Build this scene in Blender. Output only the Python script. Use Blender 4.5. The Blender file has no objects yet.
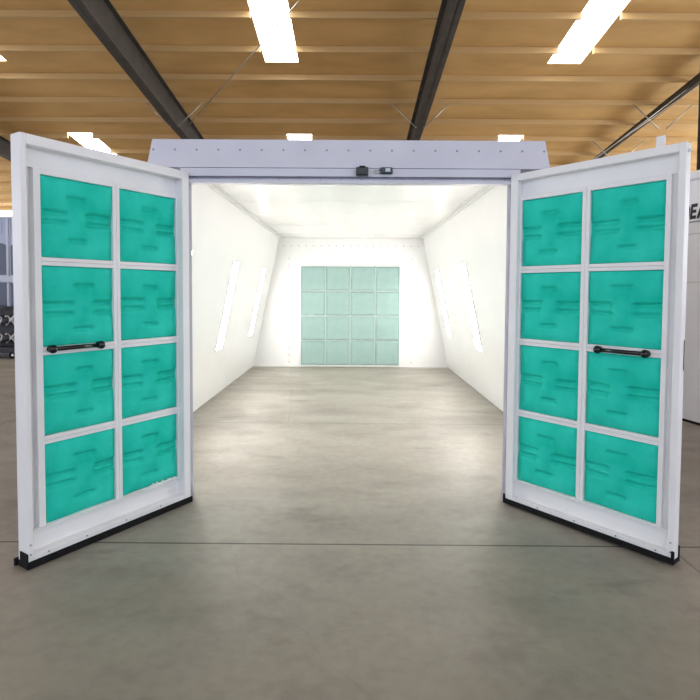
import bpy, bmesh, math, random
from mathutils import Vector, Matrix
random.seed(7)
SC = bpy.context.scene
COL = SC.collection
PI = math.pi
rad = math.radians

# ---------------------------------------------------------------- camera fit (metres)
F, PITCH, PY, YAW, H, ROLL = 533.724, rad(2.392), 312.848, rad(-0.193), 1.629, rad(0.36)
D = 4.032                 # distance of the door hinges
W = 2.404                 # clear opening
CX = -0.022
DW = 1.194                # door leaf width
AL, AR = rad(122.239), rad(128.718)
BACK = 11.329             # rear wall of the booth
FW, CW, CH = 4.162, 3.031, 2.736
FRONT = D + 0.075         # front sheet of the booth

# ---------------------------------------------------------------- helpers
class MB:
    """collects solids into one mesh"""
    def __init__(s):
        s.bm = bmesh.new(); s.mi = 0
    def _paint(s, faces):
        for f in faces: f.material_index = s.mi
    def hexa(s, p):
        v = [s.bm.verts.new(q) for q in p]
        fs = [s.bm.faces.new([v[i] for i in q]) for q in
              ((0,3,2,1),(4,5,6,7),(0,1,5,4),(1,2,6,5),(2,3,7,6),(3,0,4,7))]
        s._paint(fs); return fs
    def box(s, x0, x1, y0, y1, z0, z1):
        if x0 > x1: x0, x1 = x1, x0
        return s.hexa([(x0,y0,z0),(x1,y0,z0),(x1,y1,z0),(x0,y1,z0),(x0,y0,z1),(x1,y0,z1),(x1,y1,z1),(x0,y1,z1)])
    def bbox(s, x0, x1, y0, y1, z0, z1, r=0.003, seg=1):
        fs = s.box(x0,x1,y0,y1,z0,z1)
        es = list({e for f in fs for e in f.edges})
        res = bmesh.ops.bevel(s.bm, geom=es, offset=r, segments=seg, affect='EDGES', profile=0.5)
        s._paint(res['faces'])
    def prism(s, poly, a, b, axis='y'):
        """poly of (u,v) extruded along an axis from a to b"""
        def P(u, v, t):
            return {'y':(u,t,v),'x':(t,u,v),'z':(u,v,t)}[axis]
        n = len(poly)
        A = [s.bm.verts.new(P(u,v,a)) for u,v in poly]; B = [s.bm.verts.new(P(u,v,b)) for u,v in poly]
        fs = [s.bm.faces.new(A), s.bm.faces.new(B[::-1])]
        for i in range(n):
            j = (i+1)%n; fs.append(s.bm.faces.new([A[j],A[i],B[i],B[j]]))
        s._paint(fs)
    def tube(s, p, q, r, r2=None, n=16, caps=True):
        p, q = Vector(p), Vector(q); r2 = r if r2 is None else r2
        z = (q-p).normalized(); x = z.orthogonal().normalized(); y = z.cross(x)
        A = [s.bm.verts.new(p+(x*math.cos(t)+y*math.sin(t))*r) for t in [2*PI*i/n for i in range(n)]]
        B = [s.bm.verts.new(q+(x*math.cos(t)+y*math.sin(t))*r2) for t in [2*PI*i/n for i in range(n)]]
        fs = []
        for i in range(n):
            f = s.bm.faces.new([A[i],A[(i+1)%n],B[(i+1)%n],B[i]]); f.smooth = True; fs.append(f)
        if caps: fs += [s.bm.faces.new(A[::-1]), s.bm.faces.new(B)]
        s._paint(fs)
    def ball(s, c, r, sc=(1,1,1), u=16, v=10):
        m = Matrix.Translation(c) @ Matrix.Diagonal((sc[0],sc[1],sc[2],1))
        res = bmesh.ops.create_uvsphere(s.bm, u_segments=u, v_segments=v, radius=r, matrix=m)
        fs = {f for w in res['verts'] for f in w.link_faces}
        for f in fs: f.smooth = True
        s._paint(fs)
    def build(s, name, mats, parent=None, loc=(0,0,0), rz=0):
        bmesh.ops.recalc_face_normals(s.bm, faces=s.bm.faces[:])
        me = bpy.data.meshes.new(name); s.bm.to_mesh(me); s.bm.free()
        for m in (mats if isinstance(mats,(list,tuple)) else [mats]): me.materials.append(m)
        o = bpy.data.objects.new(name, me); COL.objects.link(o)
        o.location = loc; o.rotation_euler = (0,0,rz)
        if parent: o.parent = parent
        return o

def thing(name, label, cat, loc=(0,0,0), rz=0, group=None):
    o = bpy.data.objects.new(name, None); COL.objects.link(o)
    o.empty_display_size = 0.1
    o.location = loc; o.rotation_euler = (0,0,rz); o['label'] = label; o['category'] = cat
    if group: o['group'] = group
    return o
def struct(o):
    o['kind'] = 'structure'; return o

# ---------------------------------------------------------------- materials
def mat(name, col, rough=0.5, metal=0.0, spec=0.5):
    m = bpy.data.materials.new(name); m.use_nodes = True
    b = m.node_tree.nodes['Principled BSDF']
    b.inputs['Base Color'].default_value = (*col,1); b.inputs['Roughness'].default_value = rough
    b.inputs['Metallic'].default_value = metal; b.inputs['Specular IOR Level'].default_value = spec
    return m
def N(m, t, **kw):
    n = m.node_tree.nodes.new(t)
    for k, v in kw.items(): setattr(n, k, v)
    return n
def L(m, a, b): m.node_tree.links.new(a, b)
def noise_mat(name, c1, c2, scale=6, rough=0.5, detail=5, bump=0.0, bscale=40, lo=0.35, hi=0.65, stretch=(1,1,1), spec=0.5, metal=0):
    m = mat(name, c1, rough, metal, spec); b = m.node_tree.nodes['Principled BSDF']
    tc = N(m,'ShaderNodeTexCoord'); mp = N(m,'ShaderNodeMapping'); mp.inputs['Scale'].default_value = stretch
    L(m, tc.outputs['Object'], mp.inputs['Vector'])
    nz = N(m,'ShaderNodeTexNoise'); nz.inputs['Scale'].default_value = scale; nz.inputs['Detail'].default_value = detail
    L(m, mp.outputs['Vector'], nz.inputs['Vector'])
    r = N(m,'ShaderNodeValToRGB'); r.color_ramp.elements[0].position = lo; r.color_ramp.elements[1].position = hi
    r.color_ramp.elements[0].color = (*c1,1); r.color_ramp.elements[1].color = (*c2,1)
    L(m, nz.outputs['Fac'], r.inputs['Fac']); L(m, r.outputs['Color'], b.inputs['Base Color'])
    if bump:
        n2 = N(m,'ShaderNodeTexNoise'); n2.inputs['Scale'].default_value = bscale; n2.inputs['Detail'].default_value = 4
        L(m, mp.outputs['Vector'], n2.inputs['Vector'])
        bp = N(m,'ShaderNodeBump'); bp.inputs['Strength'].default_value = bump; bp.inputs['Distance'].default_value = 0.01
        L(m, n2.outputs['Fac'], bp.inputs['Height']); L(m, bp.outputs['Normal'], b.inputs['Normal'])
    return m
def emit(name, col, s):
    m = bpy.data.materials.new(name); m.use_nodes = True; nt = m.node_tree
    nt.nodes.remove(nt.nodes['Principled BSDF'])
    e = N(m,'ShaderNodeEmission'); e.inputs['Color'].default_value = (*col,1); e.inputs['Strength'].default_value = s
    L(m, e.outputs[0], nt.nodes['Material Output'].inputs['Surface']); return m

M = {}
M['door'] = noise_mat('door_paint', (.80,.80,.82), (.85,.85,.87), 2.5, .42, bump=.05, bscale=60)
M['header'] = noise_mat('header_paint', (.57,.57,.655), (.62,.62,.705), 3, .4, bump=.04, bscale=50)
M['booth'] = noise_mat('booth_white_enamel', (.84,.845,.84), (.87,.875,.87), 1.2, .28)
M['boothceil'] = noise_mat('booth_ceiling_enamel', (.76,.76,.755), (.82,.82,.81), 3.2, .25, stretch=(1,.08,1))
M['seam'] = mat('seam_sealant', (.62,.62,.61), .6)
M['joint'] = mat('white_joint_sealant', (.80,.80,.79), .5)
M['rivet'] = mat('rivet_zinc', (.40,.40,.41), .4, .6)
M['screw'] = mat('screw_steel', (.28,.28,.30), .35, .8)
M['pad'] = noise_mat('teal_filter_fibre', (.010,.53,.405), (.034,.66,.53), 5, .9, detail=10, bump=.15, bscale=220, spec=.15)
M['mint'] = noise_mat('mint_exhaust_fibre', (.30,.44,.418), (.335,.475,.450), 7, .9, detail=8, bump=.3, bscale=160, spec=.1)
M['mintlight'] = mat('mint_filter_edge', (.46,.585,.55), .9)
M['fray'] = mat('white_filter_backing', (.85,.88,.86), .9)
M['rubber'] = noise_mat('black_rubber', (.006,.006,.007), (.011,.011,.012), 20, .8, spec=.2)
M['blackmetal'] = mat('black_gloss_enamel', (.006,.006,.007), .22)
M['chrome'] = mat('chrome', (.75,.76,.78), .15, 1)
M['lens'] = emit('booth_lamp_glow', (1.0,.974,.925), 18.2)
M['sky'] = emit('skylight_daylight', (1.0,.99,.96), 7.0)
M['tan'] = noise_mat('tan_roof_insulation', (.58,.35,.13), (.72,.455,.18), 1.0, .75, detail=4, bump=.35, bscale=2.2, stretch=(.5,1.2,1))
M['purlin'] = mat('tan_purlin_paint', (.60,.40,.18), .6)
M['beam'] = noise_mat('dark_rafter_paint', (.045,.04,.036), (.07,.062,.055), 3, .6)
M['rod'] = mat('galvanised_rod', (.45,.42,.36), .4, .6)
M['siding'] = noise_mat('warehouse_siding', (.30,.26,.21), (.36,.31,.25), 1, .7)
M['cabinet'] = mat('blue_grey_paint', (.52,.57,.74), .45)
M['cabwhite'] = mat('pale_blue_trim', (.62,.66,.78), .45)
M['darkglass'] = mat('dark_window_glass', (.10,.115,.18), .15)
M['cartblack'] = noise_mat('cart_black', (.015,.016,.02), (.04,.042,.05), 8, .5)
M['silver'] = mat('silver_bar', (.78,.79,.82), .35, .3)
M['whitebox'] = noise_mat('white_booth_paint', (.84,.85,.90), (.87,.88,.92), 1.5, .4)
M['ink'] = mat('black_sign_vinyl', (.008,.008,.012), .5)
M['grey_ink'] = mat('grey_sign_vinyl', (.12,.12,.14), .5)
M['plastic'] = mat('dark_grey_plastic', (.03,.035,.045), .4)
M['greyface'] = mat('pale_display_face', (.50,.58,.62), .25)

# concrete floor with stains, saw cuts and the scuff arcs the doors left
def concrete():
    m = mat('polished_concrete', (.4,.38,.34), .4); nt = m.node_tree; b = nt.nodes['Principled BSDF']
    tc = N(m,'ShaderNodeTexCoord'); P = tc.outputs['Object']
    def nz(scale, det, st=(1,1,1), rg=.55):
        mp = N(m,'ShaderNodeMapping'); mp.inputs['Scale'].default_value = st; L(m,P,mp.inputs['Vector'])
        n = N(m,'ShaderNodeTexNoise'); n.inputs['Scale'].default_value = scale; n.inputs['Detail'].default_value = det
        n.inputs['Roughness'].default_value = rg; L(m,mp.outputs['Vector'],n.inputs['Vector']); return n.outputs['Fac']
    def ramp(src, stops):
        r = N(m,'ShaderNodeValToRGB'); e = r.color_ramp.elements
        while len(e) < len(stops): e.new(.5)
        for k,(p,c) in enumerate(stops): e[k].position = p; e[k].color = (c[0],c[1],c[2],1)
        L(m,src,r.inputs['Fac']); return r.outputs['Color']
    def mul(a, bb, f=1.0):
        x = N(m,'ShaderNodeMix', data_type='RGBA', blend_type='MULTIPLY'); x.inputs['Factor'].default_value = f
        L(m,a,x.inputs['A']); L(m,bb,x.inputs['B']); return x.outputs['Result']
    g = lambda v: (v,v,v)
    base = ramp(nz(.9,6,(.7,1.3,1)), [(.3,(.268,.247,.208)),(.5,(.312,.287,.242)),(.72,(.352,.325,.277))])
    c = mul(base, ramp(nz(2.4,9,(.75,1.15,1),.68), [(.30,g(.80)),(.5,g(1)),(.75,g(1.05))]))
    c = mul(c, ramp(nz(14,6), [(.25,g(.88)),(.6,g(1.02))]))
    # dark oil smears
    c = mul(c, ramp(nz(1.5,6,(.6,1.5,1),.62), [(.25,(.66,.65,.64)),(.40,g(1)),(1,g(1))]))
    # hairline cracks
    v = N(m,'ShaderNodeTexVoronoi', feature='DISTANCE_TO_EDGE'); v.inputs['Scale'].default_value = .42
    mp = N(m,'ShaderNodeMapping'); L(m,P,mp.inputs['Vector'])
    wob = N(m,'ShaderNodeTexNoise'); wob.inputs['Scale'].default_value = 1.3; wob.inputs['Detail'].default_value = 5
    L(m,P,wob.inputs['Vector'])
    add = N(m,'ShaderNodeMix', data_type='RGBA', blend_type='LINEAR_LIGHT'); add.inputs['Factor'].default_value = .28
    L(m,P,add.inputs['A']); L(m,wob.outputs['Color'],add.inputs['B']); L(m,add.outputs['Result'],v.inputs['Vector'])
    c = mul(c, ramp(v.outputs['Distance'], [(0,g(.93)),(.005,g(1)),(1,g(1))]))
    # saw cuts
    sx = N(m,'ShaderNodeSeparateXYZ'); L(m,P,sx.inputs[0])
    def mth(op, a, bb=None):
        x = N(m,'ShaderNodeMath', operation=op)
        for i,q in enumerate((a,bb)):
            if q is None: continue
            if isinstance(q,(int,float)): x.inputs[i].default_value = q
            else: L(m,q,x.inputs[i])
        return x.outputs[0]
    def cut(sock, at, hw, dark):
        d = mth('ABSOLUTE', mth('SUBTRACT', sock, at))
        return ramp(mth('DIVIDE', d, hw), [(0,g(dark)),(.55,g(dark)),(1,g(1))])
    for at, hw, dk in ((3.362,.010,.22),(6.483,.010,.55),(9.60,.012,.75),(.24,.01,.3)):
        c = mul(c, cut(sx.outputs['Y'], at, hw, dk))
    for at in (2.04,-4.2,8.3):
        c = mul(c, cut(sx.outputs['X'], at, .008, .55))
    L(m,c,b.inputs['Base Color'])
    rr = ramp(nz(2.4,6,(.6,1.2,1)), [(.3,g(.36)),(.7,g(.58))])
    L(m,rr,b.inputs['Roughness']); b.inputs['Specular IOR Level'].default_value = .38
    bp = N(m,'ShaderNodeBump'); bp.inputs['Strength'].default_value = .12; bp.inputs['Distance'].default_value = .01
    L(m,nz(9,6),bp.inputs['Height']); L(m,bp.outputs['Normal'],b.inputs['Normal'])
    return m
M['concrete'] = concrete()

# ---------------------------------------------------------------- warehouse shell
b = MB(); b.box(-22,22,-9,32,-.12,0); struct(b.build('floor', M['concrete']))

def roof_z(y): return 6.2 + .12*(31-y)
SKY_X = (-10.3,-2.02,5.95)
SKY_Y = ((10.6,15.4),(20.3,24.6))
b = MB()
def rslab(x0,x1,y0,y1,dz=0,t=.06):
    b.hexa([(x0,y0,roof_z(y0)+dz),(x1,y0,roof_z(y0)+dz),(x1,y1,roof_z(y1)+dz),(x0,y1,roof_z(y1)+dz),
            (x0,y0,roof_z(y0)+dz+t),(x1,y0,roof_z(y0)+dz+t),(x1,y1,roof_z(y1)+dz+t),(x0,y1,roof_z(y1)+dz+t)])
xs = [-22]+[q for x in SKY_X for q in (x-.47,x+.47)]+[22]
ys = [-9]+[q for a in SKY_Y for q in a]+[32]
for i in range(len(xs)-1):
    for j in range(len(ys)-1):
        if i%2==1 and j%2==1: continue
        rslab(xs[i],xs[i+1],ys[j],ys[j+1])
struct(b.build('ceiling', M['tan']))
# sagging insulation between purlins: purlins every 1.45 m
b = MB(); y = -8.6
while y < 31:
    z = roof_z(y)
    over = any(a-.1 < y < c+.1 for a,c in SKY_Y)          # purlins are trimmed at the skylight openings
    segs = [(xs[i],xs[i+1]) for i in range(0,len(xs)-1,2)] if over else [(-22,22)]
    for xa,xb in segs:
        b.hexa([(xa,y-.035,z-.16),(xb,y-.035,z-.16),(xb,y+.035,z-.16),(xa,y+.035,z-.16),
                (xa,y-.035,z-.002),(xb,y-.035,z-.002),(xb,y+.035,z-.010),(xa,y+.035,z-.010)])
    y += 1.45
struct(b.build('trim_1', M['purlin']))
n = 1
for x in SKY_X:
    for y0,y1 in SKY_Y:
        b = MB()
        b.hexa([(x-.47,y0,roof_z(y0)+.02),(x+.47,y0,roof_z(y0)+.02),(x+.47,y1,roof_z(y1)+.02),(x-.47,y1,roof_z(y1)+.02),
                (x-.47,y0,roof_z(y0)+.05),(x+.47,y0,roof_z(y0)+.05),(x+.47,y1,roof_z(y1)+.05),(x-.47,y1,roof_z(y1)+.05)])
        struct(b.build('window_%d'%n, M['sky'])); n += 1
# rafters: tapered dark I-beams
k = 2
for x in (-13.3,-5.75,2.15,9.9,17.5):
    b = MB(); kd = .3 if x == 9.9 else 1; fw_ = .05 if x == 9.9 else .14
    prof = [(-8,.8),(12,.85),(17,.82),(21,.60),(26,.8),(31,1.1)]
    for (ya,da),(yb,db) in zip(prof,prof[1:]):
        za, zb = roof_z(ya)-.17, roof_z(yb)-.17; da, db = da*kd, db*kd
        for hw,t0,t1 in ((.02,0,1),):
            b.hexa([(x-hw,ya,za-da),(x+hw,ya,za-da),(x+hw,yb,zb-db),(x-hw,yb,zb-db),(x-hw,ya,za),(x+hw,ya,za),(x+hw,yb,zb),(x-hw,yb,zb)])
        for dz in (lambda d: d, lambda d: .02):
            b.hexa([(x-fw_,ya,za-dz(da)),(x+fw_,ya,za-dz(da)),(x+fw_,yb,zb-dz(db)),(x-fw_,yb,zb-dz(db)),
                    (x-fw_,ya,za-dz(da)+.02),(x+fw_,ya,za-dz(da)+.02),(x+fw_,yb,zb-dz(db)+.02),(x-fw_,yb,zb-dz(db)+.02)])
    struct(b.build('trim_%d'%k, M['beam'])); k += 1
# thin flange braces and cable rods
b = MB()
for x in (-5.75,2.15,9.9):
    for s in (-1,1):
        for yy in (17.35,20.25):
            b.tube((x+s*.12,yy,roof_z(yy)-.98),(x+s*.95,yy,roof_z(yy)-.2),.022,n=6)
for q in (0,.28):
    b.tube((7.1,16+q*2,5.50),(10.3+q,16+q*2,roof_z(16)-.02),.014,n=6)
b.tube((-5.6,18.4,roof_z(18.4)-.5),(-1.2,12,roof_z(12)-.5),.016,n=6)
struct(b.build('trim_%d'%k, M['rod'])); k += 1
# steel column that carries the right-hand rafter
b = MB(); cx_, cy_ = 9.72, 14.9; zt = roof_z(cy_)-.18
b.box(cx_-.15,cx_+.15,cy_-.15,cy_-.13,0,zt); b.box(cx_-.15,cx_+.15,cy_+.13,cy_+.15,0,zt); b.box(cx_-.01,cx_+.01,cy_-.13,cy_+.13,0,zt)
struct(b.build('trim_%d'%k, M['beam'])); k += 1
# far and side walls
b = MB(); b.box(-22,22,31,31.2,0,5.55); b.box(-22,22,31,31.2,6.1,6.3)
x = -22
while x < 22: b.box(x,x+.08,30.96,31,0,5.5); x += .6
struct(b.build('wall_back', M['siding']))
b = MB(); b.box(-22,22,31.02,31.08,5.55,6.1); struct(b.build('window_%d'%n, M['sky'])); n += 1
for s,nm,st in ((-1,'wall_left',4.5),(1,'wall_right',14.0)):
    b = MB(); xa, xb = sorted((s*22, s*22.2))
    y0_, y1_ = 5, 31.2
    b.box(xa,xb,y0_,y1_,0,2.6)
    b.hexa([(xa,y0_,5.2),(xb,y0_,5.2),(xb,y1_,5.2),(xa,y1_,5.2),(xa,y0_,roof_z(y0_)),(xb,y0_,roof_z(y0_)),(xb,y1_,roof_z(y1_)),(xa,y1_,roof_z(y1_))])
    yy = y0_
    while yy < y1_: b.box(xa,xb,yy,yy+.2,2.6,5.2); yy += 4.125
    struct(b.build(nm, M['siding']))
    b = MB(); b.box(s*22.08,s*22.12,y0_+.2,y1_-.2,2.6,5.2)  # glowing side panels, out of view, added to brighten the roof
    struct(b.build('window_%d'%n, emit('added_side_fill',(.97,.98,1.0),st))); n += 1

# ---------------------------------------------------------------- booth shell
T = .05
def rivets(b, p, q, nrm, step, r=.0125):
    p, q, nrm = Vector(p), Vector(q), Vector(nrm).normalized(); n_ = int((q-p).length/step)
    b.mi = 1
    for i in range(n_+1):
        c = p+(q-p)*(i/n_); b.tube(c-nrm*.001, c+nrm*.003, r, r*.7, n=8)
    b.mi = 0
xl0, xl1 = CX-FW/2, CX-CW/2
xr0, xr1 = CX+FW/2, CX+CW/2
fy0, fy1 = FRONT+.25, BACK
slope = (xl1-xl0)/CH
for s,nm,x0,x1 in ((-1,'wall_left',xl0,xl1),(1,'wall_right',xr0,xr1)):
    b = MB()
    b.hexa([(x0,fy0,0),(x0+s*T,fy0,0),(x0+s*T,fy1,0),(x0,fy1,0),(x1,fy0,CH),(x1+s*T,fy0,CH),(x1+s*T,fy1,CH),(x1,fy1,CH)])
    nr = Vector((-s*CH,0,(x0-x1)*-s*-1)); nr = Vector((-s,0,-abs(slope))).normalized()
    zt_ = CH-.05; xt = x0+(x1-x0)*zt_/CH
    struct(b.build(nm, [M['booth'],M['rivet'],M['joint']]))
b = MB(); b.hexa([(xl0-T,fy1,0),(xr0+T,fy1,0),(xr0+T,fy1+T,0),(xl0-T,fy1+T,0),(xl1-T,fy1,CH),(xr1+T,fy1,CH),(xr1+T,fy1+T,CH),(xl1-T,fy1+T,CH)])
rivets(b,(xl1+.09,fy1,2.57),(xr1-.09,fy1,2.57),(0,-1,0),.155)
rivets(b,(-1.335,fy1,.10),(-1.335,fy1,2.3),(0,-1,0),.155)
rivets(b,(1.27,fy1,.10),(1.27,fy1,2.3),(0,-1,0),.155)
struct(b.build('wall_back', [M['booth'],M['rivet']]))
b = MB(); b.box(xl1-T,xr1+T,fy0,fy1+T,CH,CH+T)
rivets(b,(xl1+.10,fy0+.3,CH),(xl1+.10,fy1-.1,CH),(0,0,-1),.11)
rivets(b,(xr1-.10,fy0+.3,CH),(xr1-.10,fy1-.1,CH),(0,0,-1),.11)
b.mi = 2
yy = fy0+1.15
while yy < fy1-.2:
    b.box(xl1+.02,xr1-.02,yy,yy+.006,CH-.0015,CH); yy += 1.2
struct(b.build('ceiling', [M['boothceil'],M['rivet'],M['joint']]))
# angle trims where walls meet roof
b = MB()
for s,x1 in ((-1,xl1),(1,xr1)):
    x_, w_ = x1, -s
    b.prism([(x_,CH-.002),(x_+w_*.055,CH-.002),(x_+w_*.055,CH-.006),(x_+w_*.002,CH-.008)], fy0+.02, fy1-.002,'y')
b.box(xl1+.01,xr1-.01,fy1-.006,fy1-.001,CH-.12,CH-.004)
struct(b.build('trim_%d'%k, M['booth'])); k += 1

# front: two wedge panels beside the opening
OZ = 2.434
b = MB(); hx = T
for s,x0,x1,xo in ((-1,xl0-T,xl1-T,CX-W/2-.004),(1,xr0+T,xr1+T,CX+W/2-.002)):
    xz = x0+(x1-x0)*OZ/CH
    xi = xo*1.075; YB = FRONT+.25; xt = x1
    b.hexa([(x0,YB-.02,0),(xi,YB-.02,0),(xi,YB,0),(x0,YB,0),(xt,YB-.02,CH),(xi,YB-.02,CH),(xi,YB,CH),(xt,YB,CH)])
    b.hexa([(xo,D+.07,0),(xo+s*.02,D+.07,0),(xi+s*.02,YB-.02,0),(xi,YB-.02,0),(xo,D+.07,OZ+.1),(xo+s*.02,D+.07,OZ+.1),(xi+s*.02,YB-.02,OZ+.1),(xi,YB-.02,OZ+.1)])
struct(b.build('wall_front', M['header']))
# header: pressed sheet with a crease, a screw channel and a lower lip
HF = FRONT-.06
def hx_at(z, s):        # slanted ends of the trapezoid
    t = (z-2.570)/(2.757-2.570)
    return (-1.545+(.036)*t) if s < 0 else (1.477-(.034)*t)
b = MB()
za, zb = 2.548, 2.758
b.hexa([(hx_at(za,-1),HF,za),(hx_at(za,1),HF,za),(hx_at(za,1),FRONT+.20,za),(hx_at(za,-1),FRONT+.20,za),
        (hx_at(zb,-1),HF+.012,zb),(hx_at(zb,1),HF+.012,zb),(hx_at(zb,1),FRONT+.20,zb),(hx_at(zb,-1),FRONT+.20,zb)])
for x in (-.62,.52):
    pass
b.box(-1.30,1.26,HF+.006,FRONT+.01,2.486,2.545)       # upper band
b.box(-1.30,1.26,HF+.068,FRONT+.01,2.458,2.486)       # channel floor
b.box(-1.27,1.24,HF+.0,FRONT+.01,OZ,2.460)            # lower lip
struct_header = b.build('trim_%d'%k, M['header']); struct(struct_header); k += 1
def screws(z, y, x0, x1, nn, r):
    proto = None
    for i in range(nn):
        x = x0+(x1-x0)*i/(nn-1)
        if proto is None:
            q = MB(); q.tube((0,0,0),(0,-.004,0),r,r*.8,n=10); q.tube((0,-.004,0),(0,-.008,0),r*.55,r*.45,n=6)
            o = proto = q.build('screw', M['screw'], struct_header)
        else:
            o = proto.copy(); COL.objects.link(o); o.parent = struct_header
        o.location = (x,y,z)
screws(2.680, HF+.009, -1.500, 1.435, 19, .0095)
screws(2.473, HF+.069, -1.185, 1.16, 16, .007)

# ---------------------------------------------------------------- latch hardware on the header
t = thing('roller_catch', 'small black boxy roller catch on the header above the opening', 'latch', (.071,HF+.006,2.482))
b = MB(); b.bbox(-.046,.046,-.055,0,.004,.064,.006,2); b.build('body', M['blackmetal'], t)
b = MB(); b.tube((-.022,-.03,.062),(.022,-.03,.062),.016,n=16); b.build('roller', M['rubber'], t)
b = MB(); b.tube((0,-.055,.03),(0,-.061,.03),.017,n=16); b.build('bolt', M['blackmetal'], t)
t = thing('latch_keeper', 'small grey latch keeper with pale face right of the black catch', 'latch', (.253,HF+.006,2.503))
b = MB(); b.bbox(-.046,.046,-.03,0,0,.048,.008,2); b.build('body', M['plastic'], t)
b = MB(); b.bbox(-.010,.028,-.034,-.029,.013,.040,.002); b.build('face_plate', M['greyface'], t)
b = MB()
pts = [(-.046,-.012,.028),(-.085,-.012,.028),(-.094,-.012,.019),(-.085,-.012,.008),(-.046,-.012,.008)]
for p,q in zip(pts,pts[1:]): b.tube(p,q,.004,n=8)
b.build('wire_loop', M['chrome'], t)

# ---------------------------------------------------------------- doors
PADW, PADH = .462, .487
GR0, GR1 = .052, 1.100           # filter grid outer edges
COLS = ((.085,.547),(.605,1.067))
ROWZ = [2.303-i*.536 for i in range(4)]
def pad_mesh(name, w, h, matl, seed, puff=.024, groove=.030, nx=60, nz=60, cross=True, back=.022):
    rnd = random.Random(seed)
    g = []
    if cross:
        j = lambda a: rnd.uniform(-a,a)
        c = .5+j(.05); v1 = .555+j(.03); v2 = v1-.115+j(.012)
        w1 = .13+j(.015)
        g = [(c-w1,c+w1,.775+j(.02),.9,.019),(c-w1,c+w1,.215+j(.02),.9,.019),
             (.04,c-w1+.01,v1,1.0,.018),(.04,c-w1+.01,v2,1.0,.018),
             (c+w1,.97,v1+j(.012),1.0,.018),(c+w1,.97,v2+j(.012),1.0,.018)]
    ph = [rnd.uniform(0,6.28) for _ in range(6)]
    bm = bmesh.new(); G = []
    for a in range(nz+1):
        row = []
        for c_ in range(nx+1):
            u, v = c_/nx, a/nz
            e = min(u,1-u,v,1-v); d = -puff*(1-(1-min(1,e/.16))**2)
            d += .006*math.sin(5*u+ph[0])*math.sin(4*v+ph[1])+.002*math.sin(11*u+ph[2]+3*v)*math.sin(9*v+ph[3])
            for (ua,ub,vc,st,wd) in g:
                tu = max(0,min(1,(u-ua)/.07+.5))*max(0,min(1,(ub-u)/.07+.5)); tu = tu*tu*(3-2*tu)
                bow = vc+.002*math.sin(5*u+ph[4])
                q = v-bow; d += groove*st*tu*math.exp(-(q/(wd if q > 0 else wd*1.7))**2)
            if cross:
                d += .007*(1-math.exp(-((u-c)/.16)**4))*math.exp(-((v-(v1+v2)/2)/.085)**4)
            if cross:   # ridge between the paired grooves stays lower than the centre
                d -= .010*math.exp(-((u-c)/.10)**2)*math.exp(-((v-.5)/.22)**2)
            row.append(bm.verts.new((u*w,d,v*h)))
        G.append(row)
    for a in range(nz):
        for c_ in range(nx):
            f = bm.faces.new([G[a][c_],G[a][c_+1],G[a+1][c_+1],G[a+1][c_]]); f.smooth = True
    # sides and back so the pad has real thickness
    rim = [G[0][i] for i in range(nx+1)]+[G[i][nx] for i in range(1,nz+1)]+[G[nz][i] for i in range(nx-1,-1,-1)]+[G[i][0] for i in range(nz-1,0,-1)]
    bk = [bm.verts.new((v.co.x,back,v.co.z)) for v in rim]
    for i in range(len(rim)):
        q = (i+1)%len(rim); bm.faces.new([rim[q],rim[i],bk[i],bk[q]])
    bm.faces.new(bk)
    bmesh.ops.recalc_face_normals(bm, faces=bm.faces[:])
    me = bpy.data.meshes.new(name); bm.to_mesh(me); bm.free(); me.materials.append(matl); return me

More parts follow.
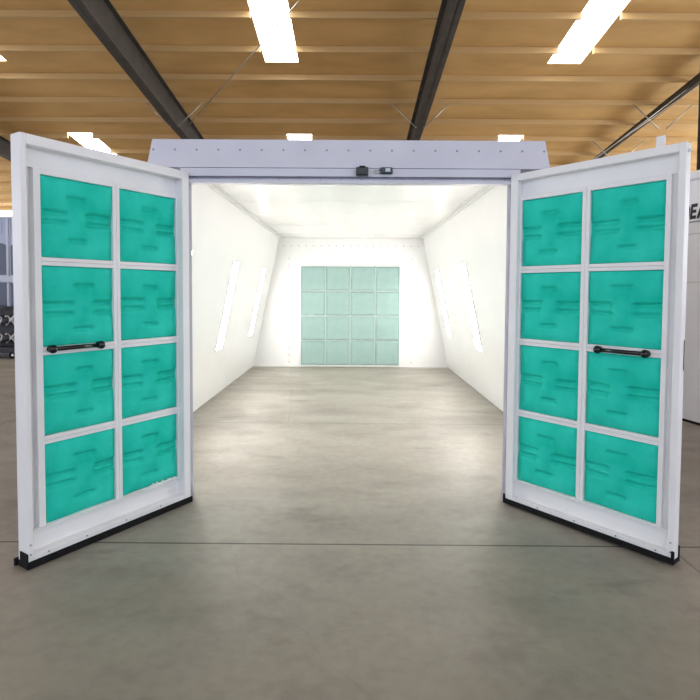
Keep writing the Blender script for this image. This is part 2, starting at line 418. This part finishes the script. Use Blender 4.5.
def make_door(side, label):
    left = side < 0
    s = -1 if left else 1
    a = AL if left else AR
    rz = math.atan2(math.sin(a), -math.cos(a)) if left else math.atan2(-math.sin(a), -math.cos(a))
    root = thing('booth_door', label, 'door', (CX+side*W/2, D, 0), rz)
    X = lambda v: s*v
    TH = .105 if left else .066
    DW = 1.200 if left else 1.181
    ZT = 2.507 if left else 2.498
    LS = 1.165 if left else 1.142
    GR1 = 1.106 if left else 1.095
    COLS = ((.080,.549),(.599,1.066)) if left else ((.080,.548),(.600,1.066))
    SW0, SW1 = (.003,.046) if left else (.014,.052)
    RC = TH-.03       # how far the inner panels sit back
    RC = min(RC,.055)
    def bx(b, s0, s1, y0, y1, z0, z1, r=.003): b.bbox(*sorted((X(s0),X(s1))), y0, y1, z0, z1, r)
    # outer frame members
    b = MB(); bx(b,.003,.0655,0,TH,SW1-.012,ZT); b.build('hinge_stile', M['door'], root)
    b = MB(); bx(b,LS,DW,0,TH,SW1-.012,ZT); b.build('lock_stile', M['door'], root)
    b = MB(); bx(b,.0655,LS,0,TH,2.447,ZT); b.build('top_rail', M['door'], root)
    b = MB(); bx(b,.0655,LS,0,TH,SW1-.012,.078); b.build('bottom_rail', M['door'], root)
    b = MB(); b.box(*sorted((X(.0655),X(LS))),TH-.007,TH-.001,.078,2.447); b.build('back_sheet', M['door'], root)
    # intermediate channel panels
    b = MB(); bx(b,.0655,LS,RC+.018,TH-.007,2.334,2.447,.002)
    b.build('top_panel', M['door'], root)
    kp = MB()
    x0, x1 = sorted((X(.0655),X(LS)))
    KB = TH-.007
    kp.hexa([(x0,RC+.004,.078),(x1,RC+.004,.078),(x1,KB,.078),(x0,KB,.078),(x0,RC+.016,.196),(x1,RC+.016,.196),(x1,KB,.196),(x0,KB,.196)])
    kp.bbox(x0+.002,x1-.002,RC-.022,KB,.196,.203,.002)
    kp.build('kick_panel', M['door'], root)
    # filter grid
    b = MB()
    zt, zb = 2.332, .203
    g0, g1 = RC-.006, TH-.007
    bx(b,.0662,COLS[0][0],g0,g1,zb,zt,.002)
    bx(b,COLS[1][1],GR1,g0,g1,zb,zt,.002)
    mm = (COLS[0][1]+COLS[1][0])/2
    bx(b,COLS[0][1],mm-.0007,g0,g1,zb,zt,.002); bx(b,mm+.0007,COLS[1][0],g0,g1,zb,zt,.002)
    for c0,c1 in COLS:
        bx(b,c0,c1,g0+.001,g1,ROWZ[0],zt,.002)
        for i in range(3):
            zm = (ROWZ[i+1]+ROWZ[i]-PADH)/2
            bx(b,c0,c1,g0+.001,g1,ROWZ[i+1],zm-.0007,.002); bx(b,c0,c1,g0+.001,g1,zm+.0007,ROWZ[i]-PADH,.002)
        bx(b,c0,c1,g0+.001,g1,zb,ROWZ[3]-PADH,.002)
    # centre groove of the double mullion and of the double cross bars
    grid = b.build('filter_grid', M['door'], root)
    for ci,(c0,c1) in enumerate(COLS):
        for ri in range(4):
            me = pad_mesh('filter_pad', c1-c0-.002, PADH-.002, M['pad'], (11 if left else 60)+ci*10+ri, back=TH-.0072-RC-.014)
            o = bpy.data.objects.new('filter_pad', me); COL.objects.link(o); o.parent = grid
            xx = min(X(c0),X(c1))+.001
            o.location = (xx,RC+.014,ROWZ[ri]-PADH+.001)
    # frayed white backing under the lower hinge-side pad
    if left:
        b = MB(); fr = random.Random(3)
        for i in range(26):
            u = c = COLS[0][0]+.02+i*.0165; hgt = fr.uniform(.006,.02)*(1.3 if i < 14 else .6)
            b.prism([(X(u),ROWZ[3]-PADH),(X(u+.016),ROWZ[3]-PADH),(X(u+.011),ROWZ[3]-PADH+hgt),(X(u+.004),ROWZ[3]-PADH+hgt*.8)],RC-.010,RC-.004,'y')
        o = b.build('frayed_edge', M['fray'], grid); o['label'] = 'frayed white edge of filter backing'
    # pull handle
    h0, h1, hz = (.715,1.024,1.268) if left else (.690,.986,1.252)
    HY = RC-.036
    b = MB(); b.tube((X(h0),HY,hz),(X(h1),HY,hz),.0135,n=16)
    hd = b.build('pull_handle', M['blackmetal'], root)
    for hh in (h0,h1):
        b = MB(); b.tube((X(hh),RC-.0055,hz),(X(hh),RC-.014,hz),.022,n=20); b.tube((X(hh),RC-.014,hz),(X(hh),HY+.004,hz),.016,n=16)
        b.ball((X(hh),HY,hz),.0265)
        b.build('handle_mount', M['blackmetal'], hd)
    # rubber sweep wrapped round the bottom edge
    b = MB(); x0, x1 = sorted((X(-.006),X(DW+.004)))
    hz_ = SW1
    b.bbox(x0,x1,-.012,-.0005,SW0,hz_,.003); b.bbox(x0,x1,TH+.0005,TH+.011,SW0,hz_,.003); b.bbox(x0,x1,-.010,TH+.010,SW0-.001,SW1-.0125,.003)
    if left:
        xa, xb = sorted((X(DW+.0005),X(DW+.007))); b.bbox(xa,xb,-.011,TH*.75,SW0,.095,.002)
        xa, xb = sorted((X(DW-.03),X(DW+.02))); b.bbox(xa,xb,TH+.001,TH+.02,.0,.045,.004)
    else:
        xa, xb = DW-.012, DW+.006
        b.bbox(xa,xb,-.013,-.0005,SW0,.095,.003); b.bbox(xa,xb,TH+.0005,TH+.013,SW0,.110,.003)
        b.bbox(-.008,.006,-.013,-.0005,SW0,.085,.003)
    b.build('bottom_sweep', M['rubber'], root)
    # screws along the bottom rail and lower stile
    for q, z in ((.28,.063),(.56,.063),(.84,.063),(1.08,.063),((LS+DW)/2,.14),((LS+DW)/2,.083)):
        b = MB(); b.tube((X(q),-.0005,z),(X(q),-.004,z),.0055,.004,n=8); b.build('screw', M['screw'], root)
    # hinge knuckles
    for z in (.35,1.27,2.2):
        b = MB(); b.tube((X(0.0),TH*.55,z-.05),(X(0.0),TH*.55,z+.05),.011,n=12)
        b.tube((X(0.0),TH*.55,z+.05),(X(0.0),TH*.55,z+.056),.013,n=12); b.tube((X(0.0),TH*.55,z-.056),(X(0.0),TH*.55,z-.05),.013,n=12)
        b.build('hinge', M['header'], root)
    if not left:
        b = MB(); b.bbox(.995,1.047,TH-.02,TH-.012,2.46,2.572,.002); b.build('latch_tab', M['door'], root)
        b = MB(); b.tube((DW,.03,2.452),(DW+.012,.03,2.452),.012,.009,n=12); b.tube((DW+.012,.03,2.452),(DW+.02,.03,2.452),.007,n=10); b.build('edge_knob', M['door'], root)
        b = MB(); b.bbox(DW+.0003,DW+.003,.05,.056,1.17,1.35,.001); b.build('edge_strip', M['rubber'], root)  # last part: dark strip standing in for the latch slot's shadow line
    else:
        b = MB(); b.bbox(DW+.0003,DW+.003,.004,.007,.30,1.72,.001); b.build('edge_strip', M['seam'], root)
    return root
make_door(-1,'open white steel door on the left with eight teal filter pads and frayed lower pad')
make_door(1,'open white steel door on the right with eight teal filter pads and tab on top')

# ---------------------------------------------------------------- exhaust filter bank on the rear wall
t = thing('exhaust_filter_bank', 'square bank of sixteen pale mint exhaust filters on the rear wall', 'filter', (-.035,BACK-.001,0))
b = MB(); w2 = 1.05; z0, z1 = .035, 2.148; st = (z1-z0)/4
b.box(-w2-.02,w2+.02,-.012,0,z0-.02,z1+.012)
for x in (-w2-.006,w2+.006): b.bbox(x-.012,x+.012,-.038,-.012,z0-.02,z1+.012,.003)
b.bbox(-w2,w2,-.038,-.012,z1,z1+.012,.003); b.bbox(-w2,w2,-.038,-.012,z0-.02,z0+.006,.003)
fr = b.build('filter_frame', M['booth'], t)
for i in range(1,4):
    b = MB(); x = -w2+i*w2/2; b.bbox(x-.012,x+.012,-.040,-.012,z0,z1,.003); b.build('divider', M['mintlight'], fr)
for i in range(4):
    me = None
    for j in range(4):
        me = pad_mesh('filter_pad', w2/2-.026, st-.03, M['mint'], 200+i*4+j, puff=.006, nx=16, nz=16, cross=False)
        o = bpy.data.objects.new('filter_pad', me); COL.objects.link(o); o.parent = fr
        o.location = (-w2+i*w2/2+.013,-.034,z0+j*st+.012)
for i in range(4):
    for j in range(1,4):
        rr = random.Random(i*7+j)
        b = MB(); zc = z0+j*st-.003
        x0, x1 = -w2+i*w2/2+.014, -w2+(i+1)*w2/2-.014
        m_ = 6; dz = [rr.uniform(-.007,.007) for _ in range(m_+1)]
        for q in range(m_):
            xa, xb = x0+(x1-x0)*q/m_, x0+(x1-x0)*(q+1)/m_
            b.hexa([(xa,-.043,zc+dz[q]-.010),(xb,-.043,zc+dz[q+1]-.010),(xb,-.034,zc+dz[q+1]-.012),(xa,-.034,zc+dz[q]-.012),
                    (xa,-.043,zc+dz[q]+.010),(xb,-.043,zc+dz[q+1]+.010),(xb,-.034,zc+dz[q+1]+.012),(xa,-.034,zc+dz[q]+.012)])
        b.build('pad_lip', M['mintlight'], fr)

# ---------------------------------------------------------------- booth lamps set in the sloping walls
def lamp(side, yc, label):
    x0, x1 = (xl0,xl1) if side < 0 else (xr0,xr1)
    zb = .76; xb = x0+(x1-x0)*zb/CH
    t = thing('booth_lamp', label, 'light', (xb,yc,zb), 0, 'lamps in the sloping booth walls')
    tl = math.atan2(x1-x0, CH)
    t.rotation_euler = (0,tl,0)
    n = -side; Lh = 1.30; hw = .165
    def bx(b,a0,a1,y0,y1,z0,z1,r=.002): b.bbox(*sorted((n*a0,n*a1)),y0,y1,z0,z1,r)
    b = MB()
    bx(b,.0005,.012,-hw-.02,-hw,-.02,Lh+.02); bx(b,.0005,.012,hw,hw+.02,-.02,Lh+.02)
    bx(b,.0005,.012,-hw,hw,-.02,0); bx(b,.0005,.012,-hw,hw,Lh,Lh+.02)
    b.build('lamp_frame', M['booth'], t)
    b = MB(); bx(b,.002,.009,-hw,hw,0,Lh); b.build('lamp_lens', M['lens'], t)
    b = MB(); b.tube((n*.012,0,Lh+.012),(n*.018,0,Lh+.012),.006,n=8); b.build('screw', M['screw'], t)
for yc, lb in ((5.455,'lamp in the left booth wall half hidden by the left door edge'),(7.76,'bright lamp in middle of the left sloping booth wall'),(10.16,'bright lamp in the left booth wall nearest the rear wall')):
    lamp(-1,yc,lb)
for yc, lb in ((7.90,'bright lamp in middle of the right sloping booth wall'),(10.31,'bright lamp in the right booth wall nearest the rear wall'),(5.5,'lamp in the right booth wall hidden behind the right door')):
    lamp(1,yc,lb)

# ---------------------------------------------------------------- left background: cabinet and cart
t = thing('window_cabinet', 'tall blue-grey cabinet with dark windows behind the left door', 'cabinet', (-8.35,13.15,0))
b = MB(); b.bbox(-1.3,1.0,0,1.2,0,3.36,.01)
x = -1.28
while x < .98: b.box(x,x+.03,-.018,0,2.95,3.34); x += .11
b.build('body', M['cabinet'], t)
for za,zb in ((1.78,1.93),(3.34,3.40)):
    b = MB(); b.bbox(-1.3,1.0,-.05,0,za,zb,.006); b.build('cross_rail', M['cabwhite'], t)
for x in (-.95,-.52,-.10,.32,.72):
    b = MB(); b.bbox(x-.035,x+.015,-.045,0,.3,3.34,.004); b.build('upright', M['cabwhite'], t)
for x in (-.93,-.50,-.08,.34):
    b = MB(); zt = 2.76
    arc = [(x+.04+.155*(1+math.cos(q)),zt-.12+.10*math.sin(q)) for q in [PI*i/10 for i in range(11)]]
    b.prism([(x+.35,1.96)]+arc+[(x+.04,1.96)],-.012,0,'y'); b.build('window_pane', M['darkglass'], t)
    b = MB(); b.bbox(x+.02,x+.36,-.012,0,1.1,1.76,.004); b.build('window_pane', M['darkglass'], t)
t = thing('equipment_cart', 'low dark cart with two silver lattice rails before the blue-grey cabinet', 'cart', (-8.35,12.5,0))
b = MB(); b.bbox(-1.1,.62,-.25,.3,.14,.26,.01); b.bbox(-1.1,.62,.1,.3,.26,.98,.01); b.build('body', M['cartblack'], t)
b = MB(); b.bbox(-1.1,.22,-.1,.3,.98,1.2,.02); b.build('top_box', M['cartblack'], t)
for zc in (.88,.46):
    b = MB(); nX = 9; st_ = 1.7/nX
    for i in range(nX):
        xa = -1.08+i*st_
        b.tube((xa,-.02,zc-.11),(xa+st_,-.02,zc+.11),.02,n=8); b.tube((xa,.02,zc+.11),(xa+st_,.02,zc-.11),.02,n=8)
        b.tube((xa+st_/2,-.05,zc),(xa+st_/2,.10,zc),.03,n=10)
    b.build('lattice_rail', M['silver'], t)
    for i in range(0,9,2):
        b = MB(); xa = -1.08+i*st_+st_; b.ball((xa,-.06,zc),.085,(1,.6,1),12,8); b.build('knob', M['cartblack'], t)
for xx in (-1.0,-.3,.05,.5):
    b = MB(); b.tube((xx,-.22,.085),(xx,-.15,.085),.085,n=18); b.build('wheel', M['rubber'], t)
    b = MB(); b.tube((xx,-.225,.085),(xx,-.145,.085),.03,n=12); b.build('wheel_hub', M['silver'], t)

# ---------------------------------------------------------------- right background: white booth seen edge-on
t = thing('white_equipment_booth', 'white steel booth with black bold letters behind the right door', 'booth', (4.22,6.77,0), math.atan2(-1,.23)+0)
# local +x runs along the visible side towards the camera, local +y to the right of it
b = MB(); b.bbox(-2.2,2.6,0,2.4,.02,3.03,.012); b.build('body', M['whitebox'], t)
b = MB(); b.bbox(-2.25,2.65,-.03,2.43,3.03,3.13,.012); b.build('roof_cap', M['whitebox'], t)
b = MB(); b.bbox(-2.2,2.6,-.006,.3,0,.03,.004); b.build('base_skirt', M['rubber'], t)
for z in (2.36,1.76):
    b = MB(); b.box(-2.2,2.6,-.004,0,z-.006,z+.006); b.build('panel_seam', M['seam'], t)
for xx in (-1.2,1.1):
    b = MB(); b.box(xx-.005,xx+.005,-.004,0,.03,3.03); b.build('panel_seam', M['seam'], t)
# letters: strokes sheared into a bold italic, D E A
def letter(strokes, x0, z0, w, h, m, nm, shear=.12):
    b = MB()
    for poly in strokes:
        b.prism([(x0+(u*w)+shear*v*h, z0+v*h) for u,v in poly], -.006, 0, 'y')
    b.build(nm, m, t)
Dl = [[(0,0),(.3,0),(.3,1),(0,1)],[(.3,0),(.7,0),(.7,.2),(.3,.2)],[(.3,.8),(.7,.8),(.7,1),(.3,1)],[(.7,0),(1,.25),(1,.75),(.7,1)]]
El = [[(0,0),(.32,0),(.32,1),(0,1)],[(.32,0),(1,0),(1,.22),(.32,.22)],[(.32,.40),(.9,.40),(.9,.60),(.32,.60)],[(.32,.78),(1,.78),(1,1),(.32,1)]]
Al = [[(0,0),(.3,0),(.62,1),(.38,1)],[(.7,0),(1,0),(.62,1),(.45,1)],[(.2,.2),(.8,.2),(.74,.4),(.27,.4)]]
lz, lh = 2.545, .185
LX = .028
letter(Dl, LX-.118, lz, .105, lh, M['ink'], 'letter_d')
letter(El, LX, lz, .088, lh, M['ink'], 'letter_e')
letter(Al, LX+.10, lz, .12, lh, M['ink'], 'letter_a')
b = MB()
for i in range(7): b.box(LX+.0+i*.03,LX+.021+i*.03,-.005,0,lz-.045,lz-.030)
o = b.build('small_lettering', M['grey_ink'], t); o['label'] = 'tiny grey lettering under the black letters'

# ---------------------------------------------------------------- light: sky through the open end behind the camera
w = bpy.data.worlds.new('World'); SC.world = w; w.use_nodes = True
bg = w.node_tree.nodes['Background']; bg.inputs['Color'].default_value = (.81,.87,1.0,1); bg.inputs['Strength'].default_value = 1.3

# ---------------------------------------------------------------- camera
cam = bpy.data.cameras.new('Camera'); co = bpy.data.objects.new('Camera', cam); COL.objects.link(co)
Fh = Vector((math.sin(YAW),math.cos(YAW),0)); R = Vector((math.cos(YAW),-math.sin(YAW),0)); Z = Vector((0,0,1))
fwd = Fh*math.cos(PITCH)-Z*math.sin(PITCH); up = Fh*math.sin(PITCH)+Z*math.cos(PITCH)
Xc = R*math.cos(ROLL)+up*math.sin(ROLL); Yc = up*math.cos(ROLL)-R*math.sin(ROLL)
m3 = Matrix((Xc,Yc,-fwd)).transposed().to_4x4(); m3.translation = (0,0,H); co.matrix_world = m3
cam.sensor_width = 36; cam.lens = F/700*36; cam.shift_y = -(350-PY)/700; cam.clip_start = .02; cam.clip_end = 200
SC.camera = co
vs = SC.view_settings
vs.view_transform = 'Standard'; vs.look = 'None'; vs.gamma = 1; vs.use_curve_mapping = False; vs.exposure = 0.45
